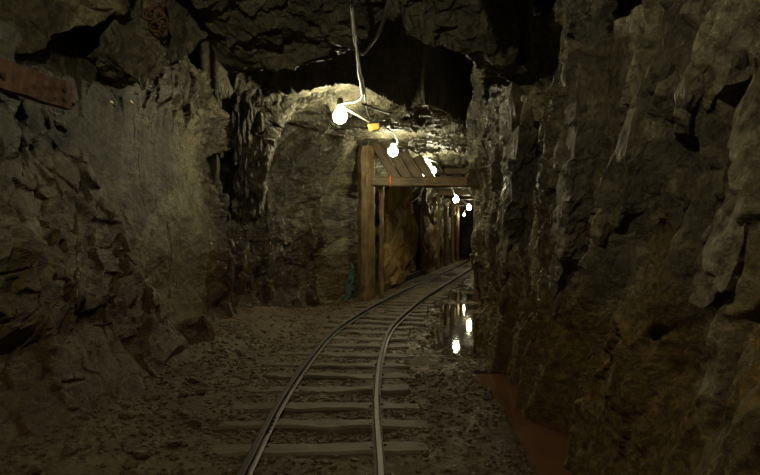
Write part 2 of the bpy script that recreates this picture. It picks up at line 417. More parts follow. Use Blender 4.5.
LIP1 = curve([-4, -2.6, -1.6, -0.57, 0.15, 0.63, 1.45, 1.9, 3], [6.6, 6.8, 6.87, 6.8, 5.97, 6.2, 7.16, 7.4, 7.6])
LIP2 = curve([-4, -2, -1.3, -0.7, 0.1, 1.1, 2.0, 4], [9.7, 9.7, 9.4, 9.05, 9.8, 10.8, 12.6, 13])
def roof_z(x, y):
    zr = np.interp(y, [-4, 3.6, 4.6, 5.5, 6.9, 9, 11, 12.3, 13.2, 15, 60], [3.3, 3.3, 2.95, 2.45, 2.02, 2.30, 2.32, 2.32, 2.36, 2.45, 2.45]) + 0 * x
    zr = zr - np.clip(zr - 2.05, 0, 2) * sstep(0.35, 0.6, x) * sstep(5.2, 4.4, y)  # unseen roof drop, added to block the near lamp from the stope
    x, y = np.broadcast_arrays(x, y)
    l1 = LIP1(x) + 0.25 * fbm(x * 2.5, y * 0, 45, 3); l2 = LIP2(x) + 0.35 * fbm(x * 2.2, y * 0, 46, 3)
    pocket = sstep(-0.02, 0.10, y - l1) * sstep(0.05, -0.05, y - l2)
    zr = zr + 1.3 * pocket
    zr = zr + 0.55 * sstep(-1.75, -2.15, x) * sstep(5.2, 6.0, y) * sstep(9.4, 8.8, y)
    # the open stope above the right-hand pillars
    cav = sstep(0, 0.12, x - (1.02 + (y - 5.2) * 0.36) - 0.3 * fbm(y * 2, x * 0, 47, 3)) * sstep(3.3, 3.6, y) * sstep(8.0, 7.4, y)
    zr = zr + 1.8 * cav
    r = 1 - 0.3 * sstep(8, 9, y)
    near_bulb = np.exp(-((x + 0.6) ** 2 + (y - 9.3) ** 2) / 0.6) + np.exp(-((x - 0.3) ** 2 + (y - 13.3) ** 2) / 0.8)
    r = r * (1 - 0.75 * np.clip(near_bulb, 0, 1))
    zr = zr + 0.16 * np.exp(-((x + 0.64) ** 2 + (y - 9.7) ** 2) / 0.25)
    zr = zr + r * facets(x, y, 0.9, 0.7, 41, 0.11, 0.15) + r * facets(x, y, 0.33, 0.26, 42, 0.05, 0.06, crack=0.02) + r * facets(x, y, 0.11, 0.10, 43, 0.018, 0.022)
    return EYE + zr + 0.02 * fbm(x * 5, y * 5, 44, 4)

def floor_z(x, y):
    x, y = np.broadcast_arrays(np.asarray(x, float), np.asarray(y, float))
    tx = TX(y); o = x - tx
    z = 0.05 * fbm(x * 1.1, y * 1.1, 51, 3) + 0.022 * fbm(x * 6, y * 6, 52, 3) + 0.012 * fbm(x * 22, y * 22, 53, 2)
    z = z - 0.012 * np.exp(-(o / 0.8) ** 4)
    z = z + 0.30 * sstep(-1.3, -2.6, x) * sstep(15, 11, y)                       # rubble banked against the left wall
    d = x - DITCH(y)
    ditch = np.exp(-(d / 0.27) ** 4) * sstep(8.0, 7.0, y)
    z = z - 0.13 * ditch + 0.05 * sstep(0.25, 0.5, d) * sstep(8, 7, y)
    pud = np.exp(-((o - 1.75 + 0.06 * (y - 9)) / 0.62) ** 4) * sstep(7.3, 8.4, y) * sstep(24, 17, y)
    z = z - 0.085 * pud * (0.55 + 0.9 * (vnoise(x * 1.8, y * 1.1, 55) + 0.5))
    return z

# ------------------------------------------------------------------ the setting
YS = np.concatenate([ysamples(-3.5, 17), ysamples(17.2, 56, 0.008)])
zs = np.linspace(-0.3, EYE + 2.7, 320)
Yg, Zg = np.meshgrid(YS, zs, indexing='ij')
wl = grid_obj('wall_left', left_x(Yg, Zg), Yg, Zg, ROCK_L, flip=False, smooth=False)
tag(wl, 'olive grey rock wall with stained smooth sheet and rusty steel channel', 'rock wall', kind='structure')
zs = np.linspace(-0.3, EYE + 3.3, 380)
Yg, Zg = np.meshgrid(YS, zs, indexing='ij')
Yg = Yg - 0.38 * (Zg - EYE) * sstep(12, 6, Yg)
XRg = right_x(Yg, Zg)
wgt = sstep(3.6, 2.9, Yg) * 0.9 + 0.1                      # worn edges on the nearest faces
for _ in range(2):
    B = XRg.copy(); B[1:-1, 1:-1] = (XRg[1:-1, 1:-1] * 4 + XRg[:-2, 1:-1] * 2 + XRg[2:, 1:-1] * 2 + XRg[1:-1, :-2] * 2 + XRg[1:-1, 2:] * 2 + XRg[:-2, :-2] + XRg[2:, 2:] + XRg[:-2, 2:] + XRg[2:, :-2]) / 16
    XRg = XRg * (1 - wgt) + B * wgt
wr = grid_obj('wall_right', XRg, Yg, Zg, ROCK_R, flip=True, smooth=False)
tag(wr, 'fissured rock wall of slanting pillars above the red drain', 'rock wall', kind='structure')
ts = np.linspace(-3.9, 3.6, 280)
Yg, Tg = np.meshgrid(YS, ts, indexing='ij')
Xg = Tg + np.interp(Yg, [14, 56], [0.2, 9.6]) * (Yg > 0)
cl = grid_obj('ceiling', Xg, Yg, roof_z(Xg, Yg), ROCK_C, flip=False, smooth=False)
tag(cl, 'jagged dark rock roof with two overhanging lips and deep hollows', 'rock roof', kind='structure')
ts = np.linspace(-3.5, 2.8, 300)
Yg, Tg = np.meshgrid(YS, ts, indexing='ij')
Xg = Tg + np.interp(Yg, [12, 14, 56], [0, 0.3, 9.8])
fl = grid_obj('floor', Xg, Yg, floor_z(Xg, Yg), FLOOR, flip=False, smooth=False)
tag(fl, 'brown gravel and mud floor of the mine tunnel', 'floor', kind='structure')
def cap_wall(name, y, x0, x1, label):
    g = np.linspace(x0, x1, 40); h = np.linspace(-0.3, 5.0, 40)
    A, B = np.meshgrid(g, h, indexing='ij')
    o = grid_obj(name, A, y + facets(A, B, 0.8, 0.9, 61, 0.15, 0.15), B, ROCK_C, smooth=False)
    tag(o, label, 'rock wall', kind='structure')
cap_wall('wall_end', 54.5, 5.0, 14.0, 'dark rock face closing the far bend of the tunnel')

# rock slabs that stand proud of the walls: pieces of the setting
def slab(name, parent, outline, back, mat, seed, amp=0.06, edge=0.045):
    return chunk(name, [at(*p) for p in outline], back, mat, parent, seed, amp, edge)
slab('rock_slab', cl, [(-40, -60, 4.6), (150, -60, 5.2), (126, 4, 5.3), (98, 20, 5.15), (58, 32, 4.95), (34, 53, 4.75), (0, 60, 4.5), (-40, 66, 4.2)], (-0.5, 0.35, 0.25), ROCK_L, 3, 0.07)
slab('rock_slab', cl, [(118, -40, 5.5), (236, -40, 6.5), (232, 34, 6.5), (203, 37, 6.3), (188, 58, 6.1), (168, 66, 5.9), (142, 84, 5.7), (118, 72, 5.4), (106, 50, 5.3), (112, 20, 5.4)], (-0.7, 0.8, 0.15), ROCK_LIGHT, 5, 0.07)
slab('rock_slab', cl, [(215, -20, 6.4), (330, -20, 6.3), (328, 58, 6.5), (285, 66, 6.6), (246, 70, 6.8), (222, 40, 6.7)], (0, 0.5, 0.3), ROCK_C, 8, 0.07)
slab('rock_slab', cl, [(400, -20, 5.6), (510, -20, 5.6), (520, 60, 6.4), (528, 82, 7.0), (492, 74, 6.8), (450, 54, 6.1), (402, 38, 5.8)], (0.1, 0.5, 0.35), ROCK_C, 9, 0.08)
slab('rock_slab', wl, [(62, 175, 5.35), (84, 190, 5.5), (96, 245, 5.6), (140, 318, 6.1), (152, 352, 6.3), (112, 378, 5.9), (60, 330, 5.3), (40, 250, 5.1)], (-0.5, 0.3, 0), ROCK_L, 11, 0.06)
slab('rock_slab', wr, [(744, 224, 2.58), (730, 214, 2.68), (704, 256, 2.82), (684, 302, 2.95), (698, 308, 2.88), (726, 286, 2.68)], (0.45, 0.12, -0.05), ROCK_LIGHT, 14, 0.022, 0.03)
slab('rock_slab', wr, [(712, 34, 2.80), (724, 24, 2.72), (732, 52, 2.68), (728, 84, 2.72), (710, 98, 2.85), (700, 66, 2.92)], (0.45, 0.12, 0), ROCK_LIGHT, 15, 0.04, 0.03)
slab('rock_slab', wr, [(566, 38, 4.62), (572, 60, 4.50), (579, 66, 4.40), (578, 130, 4.36), (570, 200, 4.45), (562, 262, 4.75), (553, 340, 5.9), (541, 338, 6.2), (550, 250, 4.95), (560, 160, 4.62), (559, 90, 4.66)], (0.5, 0.05, 0), ROCK_LIGHT, 16, 0.04, 0.035)
slab('rock_slab', wr, [(637, 52, 3.42), (641, 78, 3.36), (632, 150, 3.42), (620, 214, 3.55), (606, 296, 4.35), (600, 298, 4.45), (612, 214, 3.66), (624, 140, 3.52)], (0.4, 0.05, 0), ROCK_R, 17, 0.03, 0.035)
slab('rock_slab', wr, [(502, 86, 6.6), (512, 80, 6.4), (516, 130, 6.3), (508, 220, 6.6), (502, 320, 7.9), (495, 316, 8.3), (500, 200, 6.8)], (0.5, 0.1, 0), ROCK_R, 18, 0.05, 0.05)
WET = rock_mat('rock_wet', (0.022, 0.020, 0.015), (0.048, 0.044, 0.031), (0.085, 0.078, 0.055), (0.07, 0.05, 0.02), 1.0, 0.3, 1.05, 0.2)
BROW = rock_mat('rock_brow', (0.040, 0.037, 0.027), (0.085, 0.078, 0.054), (0.16, 0.147, 0.10), (0.08, 0.055, 0.02), 1.0, 0.3, 0.9, 0.6)
# the brow of rock that narrows the tunnel to an arch just before the first lamp
slab('rock_brow', cl, [(338, 94, 9.8), (318, 99, 9.85), (300, 103, 9.85), (284, 116, 9.85), (274, 136, 9.85), (270, 160, 9.9), (263, 190, 10.0), (258, 222, 10.2), (238, 226, 10.4), (234, 150, 10.0), (234, 74, 9.8), (262, 62, 9.75), (300, 66, 9.75), (338, 80, 9.75)], (-0.12, 0.8, 0.05), BROW, 51, 0.06, 0.05)
# splintered blocks and flakes still hanging on the walls
def flake_mesh(seed, mat, flat):
    bm = stone_bm(1.0, seed, flat, 2); me = bpy.data.meshes.new('rock_flake'); bm.to_mesh(me); bm.free(); me.materials.append(mat); return me
fr = random.Random(77)
fm_r = [flake_mesh(300 + q, ROCK_R if q % 3 else ROCK_LIGHT, 1.0) for q in range(6)]
fm_w = [flake_mesh(320 + q, WET, 1.0) for q in range(6)]
def flake(meshes, parent, x, y, z, sx, sy, sz, tilt):
    o = link(bpy.data.objects.new('rock_flake', fr.choice(meshes)), parent)
    o.location = (x, y, z); o.scale = (sx, sy, sz); o.rotation_euler = (tilt + fr.uniform(-0.12, 0.12), fr.uniform(-0.15, 0.15), fr.uniform(-0.5, 0.5))
for _ in range(46):
    zr = fr.uniform(-0.1, 1.5); y = fr.uniform(2.9, 3.85) - 0.38 * zr
    w = fr.uniform(0.035, 0.085)
    flake(fm_r, wr, float(right_x(np.array(y), np.array(zr + EYE))) + 0.015, y, zr + EYE, w * 0.9, w, w * fr.uniform(1.3, 2.6), 0.36)
for _ in range(40):
    zr = fr.uniform(-0.9, 1.5); y = fr.uniform(4.4, 7.5) - 0.2 * zr
    w = fr.uniform(0.03, 0.07)
    flake(fm_r, wr, float(right_x(np.array(y), np.array(zr + EYE))) + 0.01, y, zr + EYE, w, w, w * fr.uniform(2.2, 5.0), 0.36)
for _ in range(80):
    zr = fr.uniform(-0.9, 1.75); y = 9.9 + 2.6 * fr.random() ** 1.6
    w = fr.uniform(0.04, 0.09)
    flake(fm_w, wl, float(left_x(np.array(y), np.array(zr + EYE))) + 0.01, y, zr + EYE, w, w, w * fr.uniform(2.0, 4.5), 0.1)
for _ in range(70):
    px = 234 + 30 * fr.random() ** 1.3; py = fr.uniform(80, 215); p = at(px, py, 9.84 + 0.0035 * max(py - 130, 0)); w = fr.uniform(0.025, 0.055)
    flake(fm_w, wl, p.x, p.y, p.z, w, w, w * fr.uniform(2.0, 5.5), 0.05)

# ------------------------------------------------------------------ water
def strip_water(name, f0, f1, y0, y1, z, mat, n=60):
    v = []; f = []
    for k in range(n + 1):
        y = y0 + (y1 - y0) * k / n; v += [(f0(y), y, z), (f1(y), y, z)]
        if k: f.append((2*k - 2, 2*k - 1, 2*k + 1, 2*k))
    return mesh_obj(name, v, f, mat)
dw = strip_water('drain_water', lambda y: float(DITCH(y)) - 0.32, lambda y: float(DITCH(y)) + 0.34, -2, 7.6, -0.055, DRAIN)
tag(dw, 'shallow red brown water in the drain along the right wall', 'water')
pw = strip_water('puddle', lambda y: float(TX(y)) + 0.75, lambda y: max(float(TX(y)) + 2.4, 1.6), 7.4, 23, -0.052, WATER)
tag(pw, 'still dark puddle mirroring the lamps beside the rails', 'puddle')

# ------------------------------------------------------------------ track
track = empty('mine_track', (0, 0, 0))
tag(track, 'narrow gauge railway track curving away through the tunnel', 'railway track')
ys = np.arange(-2.5, 52, 0.05); xs = TX(ys)
arc = np.concatenate([[0], np.cumsum(np.hypot(np.diff(ys), np.diff(xs)))])
def track_at(s):
    y = float(np.interp(s, arc, ys)); x = float(TX(y)); dx = float(TX(y + 0.05) - TX(y - 0.05)) / 0.1
    t = Vector((dx, 1, 0)).normalized(); return Vector((x, y, 0)), t, Vector((t.y, -t.x, 0))
SLEEP_TOP = 0.033
PROF = [(-0.042, 0), (0.042, 0), (0.042, 0.008), (0.009, 0.018), (0.009, 0.058), (0.026, 0.064), (0.026, 0.082), (0.018, 0.088), (-0.018, 0.088), (-0.026, 0.082), (-0.026, 0.064), (-0.009, 0.058), (-0.009, 0.018), (-0.042, 0.008)]
for side in (-1, 1):
    v = []; f = []; n = len(PROF); L = arc[-1]; N = 300
    for k in range(N + 1):
        p, t, r = track_at(L * k / N)
        c = p + r * side * GA
        wob = 0.006 * math.sin(p.y * 1.7 + side)
        v += [c + r * a + Vector((0, 0, SLEEP_TOP + b + wob * 0.5)) for a, b in PROF]
        if k: f += [((k-1)*n + j, (k-1)*n + (j+1) % n, k*n + (j+1) % n, k*n + j) for j in range(n)]
    f += [tuple(range(n))[::-1], tuple(range(N*n, N*n + n))]
    rail = mesh_obj('rail', v, f, RAIL, track)
    for s in (7.9, 15.4, 23.1):
        p, t, r = track_at(s + 0.35 * side); c = p + r * side * GA
        for sd in (-1, 1):
            bm = bmesh.new(); bmesh.ops.create_cube(bm, size=1.0, matrix=Matrix.Diagonal((0.012, 0.42, 0.034, 1)))
            for q in (-0.15, -0.05, 0.05, 0.15):
                bmesh.ops.create_cone(bm, segments=6, radius1=0.011, radius2=0.011, depth=0.02, cap_ends=True,
                                      matrix=Matrix.Translation((sd * 0.01, q, 0)) @ Matrix.Rotation(math.pi/2, 4, 'Y'))
            fp = bm_obj('fishplate', bm, IRON, rail)
            fp.location = c + r * sd * 0.016 + Vector((0, 0, SLEEP_TOP + 0.038)); fp.rotation_euler = (0, 0, math.atan2(-t.x, t.y))
spike_me = None
s = 0.0; k = 0
rnd = random.Random(5)
while s < 46:
    p, t, r = track_at(s)
    Ls = 1.80 + rnd.uniform(-0.18, 0.10); off = rnd.uniform(-0.12, 0.02) - 0.03; w = rnd.uniform(0.19, 0.26)
    sl = bm_obj('sleeper', beam_bm(Ls, w, 0.14, k + 1, 16, 0.026, 0.022), SLEEPER, track)
    ang = math.atan2(-t.x, t.y) + rnd.uniform(-0.035, 0.035)
    sl.location = p + r * off + Vector((0, 0, SLEEP_TOP - 0.07 + rnd.uniform(-0.012, 0.004)))
    sl.rotation_euler = (rnd.uniform(-0.02, 0.02), rnd.uniform(-0.012, 0.012), ang)
    if p.y < 14 and p.y > 1:
        for side in (-1, 1):
            for q in (-1, 1):
                if spike_me is None:
                    bm = bmesh.new(); bmesh.ops.create_cone(bm, segments=6, radius1=0.018, radius2=0.013, depth=0.022, cap_ends=True)
                    bmesh.ops.create_cube(bm, size=1.0, matrix=Matrix.Translation((0, 0, -0.02)) @ Matrix.Diagonal((0.014, 0.014, 0.05, 1)))
                    spike_me = bpy.data.meshes.new('spike'); bm.to_mesh(spike_me); bm.free(); spike_me.materials.append(IRON)
                so = link(bpy.data.objects.new('spike', spike_me), sl)
                so.location = (side * GA - off + q * 0.052, q * 0.03, 0.072)
    s += 0.62 + rnd.uniform(-0.07, 0.07); k += 1

# ------------------------------------------------------------------ lamps
def revolve(name, prof, mat, parent, seg=16):
    v = []; f = []
    for r, z in prof:
        for j in range(seg): v.append((r * math.cos(2*math.pi*j/seg), r * math.sin(2*math.pi*j/seg), z))
    for i in range(len(prof) - 1):
        for j in range(seg): f.append((i*seg + j, i*seg + (j+1) % seg, (i+1)*seg + (j+1) % seg, (i+1)*seg + j))
    return mesh_obj(name, v, f, mat, parent, True)
def lamp(loc, watts, label, r=0.06, tilt=(0, 0)):
    """a bare bulb hanging cap-up from the wiring; the origin is the cap"""
    t = empty('light_bulb', loc); t.rotation_euler = (tilt[0], tilt[1], 0)
    prof = [(0.001, -2.72*r), (0.38*r, -2.65*r), (0.71*r, -2.43*r), (0.92*r, -2.11*r), (1.0*r, -1.72*r), (0.92*r, -1.33*r), (0.71*r, -1.01*r), (0.42*r, -0.78*r), (0.34*r, -0.6*r), (0.32*r, -0.1*r)]
    area = 4 * math.pi * r * r * 0.95
    revolve('glass_globe', prof, bulb_mat('lit_bulb', watts / (area * math.pi)), t, 12)
    revolve('lamp_socket', [(0.001, 0.9*r), (0.3*r, 0.9*r), (0.42*r, 0.7*r), (0.44*r, -0.1*r), (0.40*r, -0.2*r), (0.001, -0.2*r)], SOCKET, t, 12)
    tag(t, label, 'light bulb', 'bare bulbs strung along the roof')
    return t
def hang(px, py, Y, r):
    p = at(px, py, Y); p.z += 1.8 * r; return p
lamp(hang(340, 117, 9.6, 0.115), 115, 'lit bulb beside the yellow junction box', 0.115)
lamp(hang(393, 152, 13.6, 0.115), 85, 'lit bulb in front of the leaning boards above the beam', 0.115)
lamp(hang(434, 171, 17.2, 0.07), 110, 'lit bulb just behind the crossbeam beside white sheeting', 0.07)
lamp(hang(456, 200, 28.0, 0.14), 70, 'lit bulb first beyond the crossbeam, largest of the far cluster', 0.14)
lamp(hang(469, 208, 34.5, 0.14), 70, 'lit bulb of the far cluster close to the right wall edge', 0.14)
lamp(hang(464, 215, 41.0, 0.07), 60, 'lit bulb lowest of the far cluster', 0.07)
lamp((-0.75, 1.2, EYE + 2.45), 150, 'lit bulb on the roof over the near end of the track', 0.06)

# ------------------------------------------------------------------ timber sets
OCHRE = rock_mat('ochre_rock', (0.14, 0.095, 0.035), (0.24, 0.165, 0.062), (0.36, 0.265, 0.115), (0.26, 0.16, 0.05), 2.5, 0.8, 0.5, 1.1)
def post(name, x, y, h, w, d, seed, parent, lean=(0, 0), mat=None):
    o = bm_obj(name, beam_bm(h, w, d, seed, 26, 0.04, min(w, d) * 0.3, 'z'), mat or TIMBER, parent, smooth=False)
    o.location = (x, y, -0.06); o.rotation_euler = (lean[0], lean[1], seed * 0.7 % 0.4 - 0.2); return o
SETY = 15.5
tA = empty('timber_set', (0, 0, 0))
tag(tA, 'stout timber post and crossbeam carrying boards at the tunnel bend', 'mine timbering')
post('post', -0.35, SETY, EYE + 2.42, 0.43, 0.40, 3, tA, (0, -0.006))
post('prop', 0.04, SETY + 0.35, EYE + 1.55, 0.14, 0.14, 4, tA)
post('post', 2.62, SETY + 0.1, EYE + 1.55, 0.30, 0.30, 6, tA)
L = 2.95
cb = bm_obj('crossbeam', beam_bm(L, 0.24, 0.25, 9, 16, 0.02, 0.03), TIMBER_X, tA)
cb.location = (-0.22 + L / 2, SETY - 0.02, EYE + 1.455); cb.rotation_euler = (0, 0.004, 0.03)
tp = tube('marker_tape', [Vector((0.262 + 0.006 * math.cos(a), SETY - 0.03 + 0.137 * math.cos(a), EYE + 1.455 + 0.14 * math.sin(a))) for a in [2*math.pi*k/20 for k in range(21)]], 0.02, ORANGE, cb)
tp.matrix_parent_inverse = Matrix.Translation(cb.location).inverted()
tp['label'] = 'orange tape tied round the beam'
for i in range(4):
    a = at(377 + 14 * i, 146 + 4.5 * i, SETY + 0.22 + 0.05 * (i % 2)); b = at(398 + 11.5 * i, 181, SETY + 0.10 + 0.05 * (i % 2))
    d = b - a
    bd = bm_obj('lagging_board', beam_bm(d.length + 0.2, 0.24, 0.05, 20 + i, 8, 0.012, 0.008), TIMBER_X, tA)
    ax = d.normalized(); yv = Vector((0, 1, 0)); zv = ax.cross(yv).normalized(); yv = zv.cross(ax)
    bd.matrix_world = Matrix.Translation((a + b) / 2) @ Matrix((ax, zv, yv)).transposed().to_4x4()
far = [(20.8, 0.20, 'dark timber set behind the thin prop'), (26.0, 0.24, 'timber set beside the glistening pipe'), (30.3, 0.24, 'timber set first beyond the glistening pipe'),
       (34.0, 0.26, 'pale brown timber set under the far lamps'), (37.5, 0.24, 'timber set second from the far rock face'), (41.0, 0.24, 'timber set closest to the far rock face')]
for i, (y, w, lab) in enumerate(far):
    t = empty('timber_set', (float(TX(y)), y, 0), -0.23)
    tag(t, lab, 'mine timbering', 'timber sets in the far tunnel')
    for sx in (-1, 1):
        p = post('post', sx * (1.30 if sx < 0 else 1.45), 0, EYE + 2.24, w, w, 30 + i * 2 + sx, t)
    c = bm_obj('crossbeam', beam_bm(3.2, w, w, 50 + i, 10, 0.02, 0.03), TIMBER_X, t); c.location = (0.05, 0, EYE + 2.32)
# boards set on edge along the foot of the wall
for i, (p0, p1, lab) in enumerate([((-0.02, 17.5), (0.85, 21.6), 'plank on edge along the wall foot, beginning at the thin prop'), ((0.92, 21.9), (1.95, 26.4), 'plank on edge along the wall foot, ending at the glistening pipe')]):
    d = Vector((p1[0] - p0[0], p1[1] - p0[1], 0))
    o = bm_obj('kerb_plank', beam_bm(d.length, 0.07, 0.24, 70 + i, 12, 0.014, 0.012), SLEEPER)
    o.location = ((p0[0] + p1[0]) / 2, (p0[1] + p1[1]) / 2, 0.12); o.rotation_euler = (0.06, 0, math.atan2(d.y, d.x))
    tag(o, lab, 'plank')
pp = tube('wall_pipe', [(1.76, 25.4, -0.05 + k * (EYE + 1.5) / 8) for k in range(9)], 0.07, PIPE)
tag(pp, 'wet upright pipe glinting against the dark timber', 'pipe')
slab('rock_slab', wl, [(386, 188, 19.0), (404, 186, 20.0), (413, 196, 20.8), (417, 240, 21.4), (418, 268, 21.6), (398, 284, 19.5), (386, 288, 18.4)], (-1.1, 0.9, 0), OCHRE, 31, 0.12, 0.2)
slab('rock_slab', wl, [(424, 204, 25.5), (436, 200, 27), (439, 240, 28), (437, 264, 28.5), (425, 270, 26)], (-1.2, 0.8, 0), OCHRE, 32, 0.12, 0.25)

# ------------------------------------------------------------------ wiring
def cable(name, pts, r, mat, label, cat='cable', n=7, wob=0.012):
    P = [jig(p, 3.0, wob, len(label)) for p in spline(pts, n)]
    o = tube(name, P, r, mat); tag(o, label, cat); return o
cable('power_cable', [(-0.75, 1.2, EYE + 2.52), (-0.5, 2.4, EYE + 2.85), (-0.35, 3.8, EYE + 2.8), at(347, -30, 4.75), at(351, 0, 5.0), at(354, 28, 5.7), at(357, 52, 6.5), at(360, 78, 7.6), at(362, 96, 8.7), at(357, 101, 9.1), at(348, 102, 9.4), at(341, 104, 9.55)], 0.022, CABLE, 'pale twisted cable strung from the roof to the bulb at the rock lip')
cable('power_cable', [at(349, 0, 4.95), at(353, 30, 5.75), at(358, 60, 6.8), at(364, 88, 8.2), at(367, 108, 9.4), at(371, 121, 9.95)], 0.014, CABLE_D, 'thin dark cable dropping from the roof to the yellow junction box')
cable('power_cable', [at(390, -4, 5.2), at(386, 14, 5.6), at(378, 34, 6.0), at(370, 48, 6.4), at(365, 54, 6.5), at(361, 53, 6.5)], 0.016, CABLE, 'loose cable tail hooked up to the near roof')
cable('power_cable', [at(344, 108, 9.56), at(355, 113, 9.7), at(370, 121, 9.95)], 0.028, WHITE, 'short white lead joining the bulb to the yellow box')
cable('power_cable', [at(363, 104, 9.0), at(374, 108, 9.6), at(384, 112, 10.4), at(393, 114, 11.2), at(402, 117, 12), at(412, 122, 13)], 0.018, CABLE, 'cable pinned across the roof above the yellow box')
cable('power_cable', [at(378, 122, 10.0), at(386, 128, 10.8), at(394, 134, 12), at(398, 142, 13.2), at(394, 145, 13.55)], 0.016, CABLE, 'cable running from the yellow box to the bulb before the boards')
cable('power_cable', [at(394, 145, 13.6), at(408, 148, 14.2), at(420, 155, 15.4), at(430, 160, 16.6), at(435, 161, 17.15)], 0.018, CABLE_D, 'cable sagging over the leaning boards')
cable('power_cable', [at(435, 161, 17.2), at(444, 174, 21), at(452, 188, 25), at(456, 196.5, 28), at(463, 201, 31), at(469, 205, 34.5), at(467, 209, 38), at(464, 212.5, 41)], 0.02, CABLE_D, 'cable linking the far cluster of bulbs')
jb = empty('junction_box', at(374, 127, 10.0)); jb.rotation_euler = (0.1, -0.18, 0.2)
tag(jb, 'yellow plastic junction box hanging from the cables', 'junction box')
bm = bmesh.new(); bmesh.ops.create_cube(bm, size=1.0, matrix=Matrix.Diagonal((0.20, 0.13, 0.14, 1)))
for v in bm.verts:
    if v.co.z < 0: v.co.x *= 0.82; v.co.y *= 0.8
bmesh.ops.bevel(bm, geom=bm.edges[:], offset=0.018, segments=2, affect='EDGES'); bm_obj('box_body', bm, YELLOW, jb)
bm = bmesh.new(); bmesh.ops.create_cube(bm, size=1.0, matrix=Matrix.Translation((0, 0, 0.078)) @ Matrix.Diagonal((0.215, 0.145, 0.03, 1)))
bmesh.ops.bevel(bm, geom=bm.edges[:], offset=0.008, segments=1, affect='EDGES'); bm_obj('box_lid', bm, SOCKET, jb)
tube('cable_gland', [(-0.06, 0, 0.08), (-0.07, 0, 0.15)], 0.02, SOCKET, jb); tube('cable_gland', [(0.06, 0, 0.08), (0.07, 0, 0.14)], 0.02, SOCKET, jb)

# ------------------------------------------------------------------ rusty steel channel bolted to the left wall
def channel():
    A = at(-24, 48, 3.75); B = at(72, 84, 4.55); d = B - A; Lc = d.length
    bm = bmesh.new()
    h, f, th = 0.20, 0.07, 0.012
    prof = [(0, -h/2), (0, h/2), (f, h/2), (f, h/2 - th), (th, h/2 - th), (th, -h/2 + th), (f, -h/2 + th), (f, -h/2)]
    rows = []
    for k in range(13):
        x = Lc * k / 12
        rows.append([bm.verts.new((x, a + 0.004 * math.sin(k * 2.1 + b * 9), b + 0.004 * math.sin(k * 1.3))) for a, b in prof])
    for k in range(12):
        for s_ in range(8): bm.faces.new((rows[k][s_], rows[k][(s_+1) % 8], rows[k+1][(s_+1) % 8], rows[k+1][s_]))
    bm.faces.new(rows[0]); bm.faces.new(rows[-1][::-1])
    t = empty('steel_channel', A)
    ax = d.normalized(); up = (Vector((0, 0, 1)) - ax * ax.z).normalized(); dep = up.cross(ax)   # dep points to the wall
    if dep.x > 0: dep = -dep
    M = Matrix((ax, dep, up)).transposed().to_4x4()
    t.matrix_world = Matrix.Translation(A - up * 0.10) @ M
    bm_obj('channel_web', bm, RUST, t)
    for (x, z, r) in ((Lc - 0.09, 0.03, 0.020), (0.18, -0.02, 0.02), (Lc - 0.09, -0.045, 0.014)):
        b2 = bmesh.new(); bmesh.ops.create_cone(b2, segments=6, radius1=r, radius2=r * 0.9, depth=0.03, cap_ends=True, matrix=Matrix.Translation((x, -0.012, z)) @ Matrix.Rotation(math.pi/2, 4, 'X'))
        bm_obj('bolt', b2, IRON, t)
    tube('anchor_rod', [(Lc - 0.05, 0.03, -0.02), (Lc + 0.06, 0.03, -0.03), (Lc + 0.10, 0.08, -0.03)], 0.016, RUST, t)
    tag(t, 'rusty brown steel channel jutting from the left rock wall', 'steel beam')
channel()

# twisted rusty chain below the pale roof slab
ch = empty('hanging_chain', at(158, -6, 5.6)); tag(ch, 'rusty loops of chain hanging against the pale roof slab', 'chain')
def link_ring(c, r, rot, squash=0.65):
    R = Matrix.Rotation(rot[0], 3, 'X') @ Matrix.Rotation(rot[1], 3, 'Y') @ Matrix.Rotation(rot[2], 3, 'Z')
    return [Vector(c) + R @ Vector((r * squash * math.cos(a), 0, r * math.sin(a))) for a in [2 * math.pi * k / 16 for k in range(17)]]
for (px, py, r, rot) in ((158, 2, 0.085, (0.1, 0.3, 0.2)), (155, 11, 0.075, (0.2, 0.9, 1.1)), (150, 14, 0.07, (0.3, 1.3, 0.3)), (161, 19, 0.08, (0.1, -0.5, 0.6)), (157, 26, 0.075, (0.5, 1.2, 0.2)), (163, 29, 0.06, (0.2, 0.2, 1.0))):
    c = at(px, py, 5.62) - ch.location
    tube('chain_link', link_ring(c, r, rot), 0.016, RUST, ch, 6)

# ------------------------------------------------------------------ sheeting scraps
def cloth(name, P0, P1, P2, P3, mat, label, cat, amp=0.04, n=14):
    v = []; f = []
    for i in range(n + 1):
        for j in range(n + 1):
            a = Vector(P0).lerp(P1, i / n); b = Vector(P3).lerp(P2, i / n); p = a.lerp(b, j / n)
            v.append(p + mnoise.noise_vector(p * 5) * amp + mnoise.noise_vector(p * 13) * amp * 0.4)
            if i and j: q = i * (n + 1) + j; f.append((q, q - 1, q - n - 2, q - n - 1))
    o = mesh_obj(name, v, f, mat, smooth=True)
    m = o.modifiers.new('thick', 'SOLIDIFY'); m.thickness = 0.006
    tag(o, label, cat); return o
cloth('plastic_sheet', at(424, 158, 17.5), at(430, 159, 17.5), at(435, 180, 17.5), at(423, 180, 17.4), WHITE, 'crumpled white sheeting caught above the crossbeam', 'sheet', 0.06)
cloth('plastic_strip', at(352, 262, 15.05), at(355, 264, 15.1), at(350, 300, 14.9), at(343, 301, 14.8), TEAL, 'teal plastic strip hanging beside the stout post', 'plastic strip', 0.07)

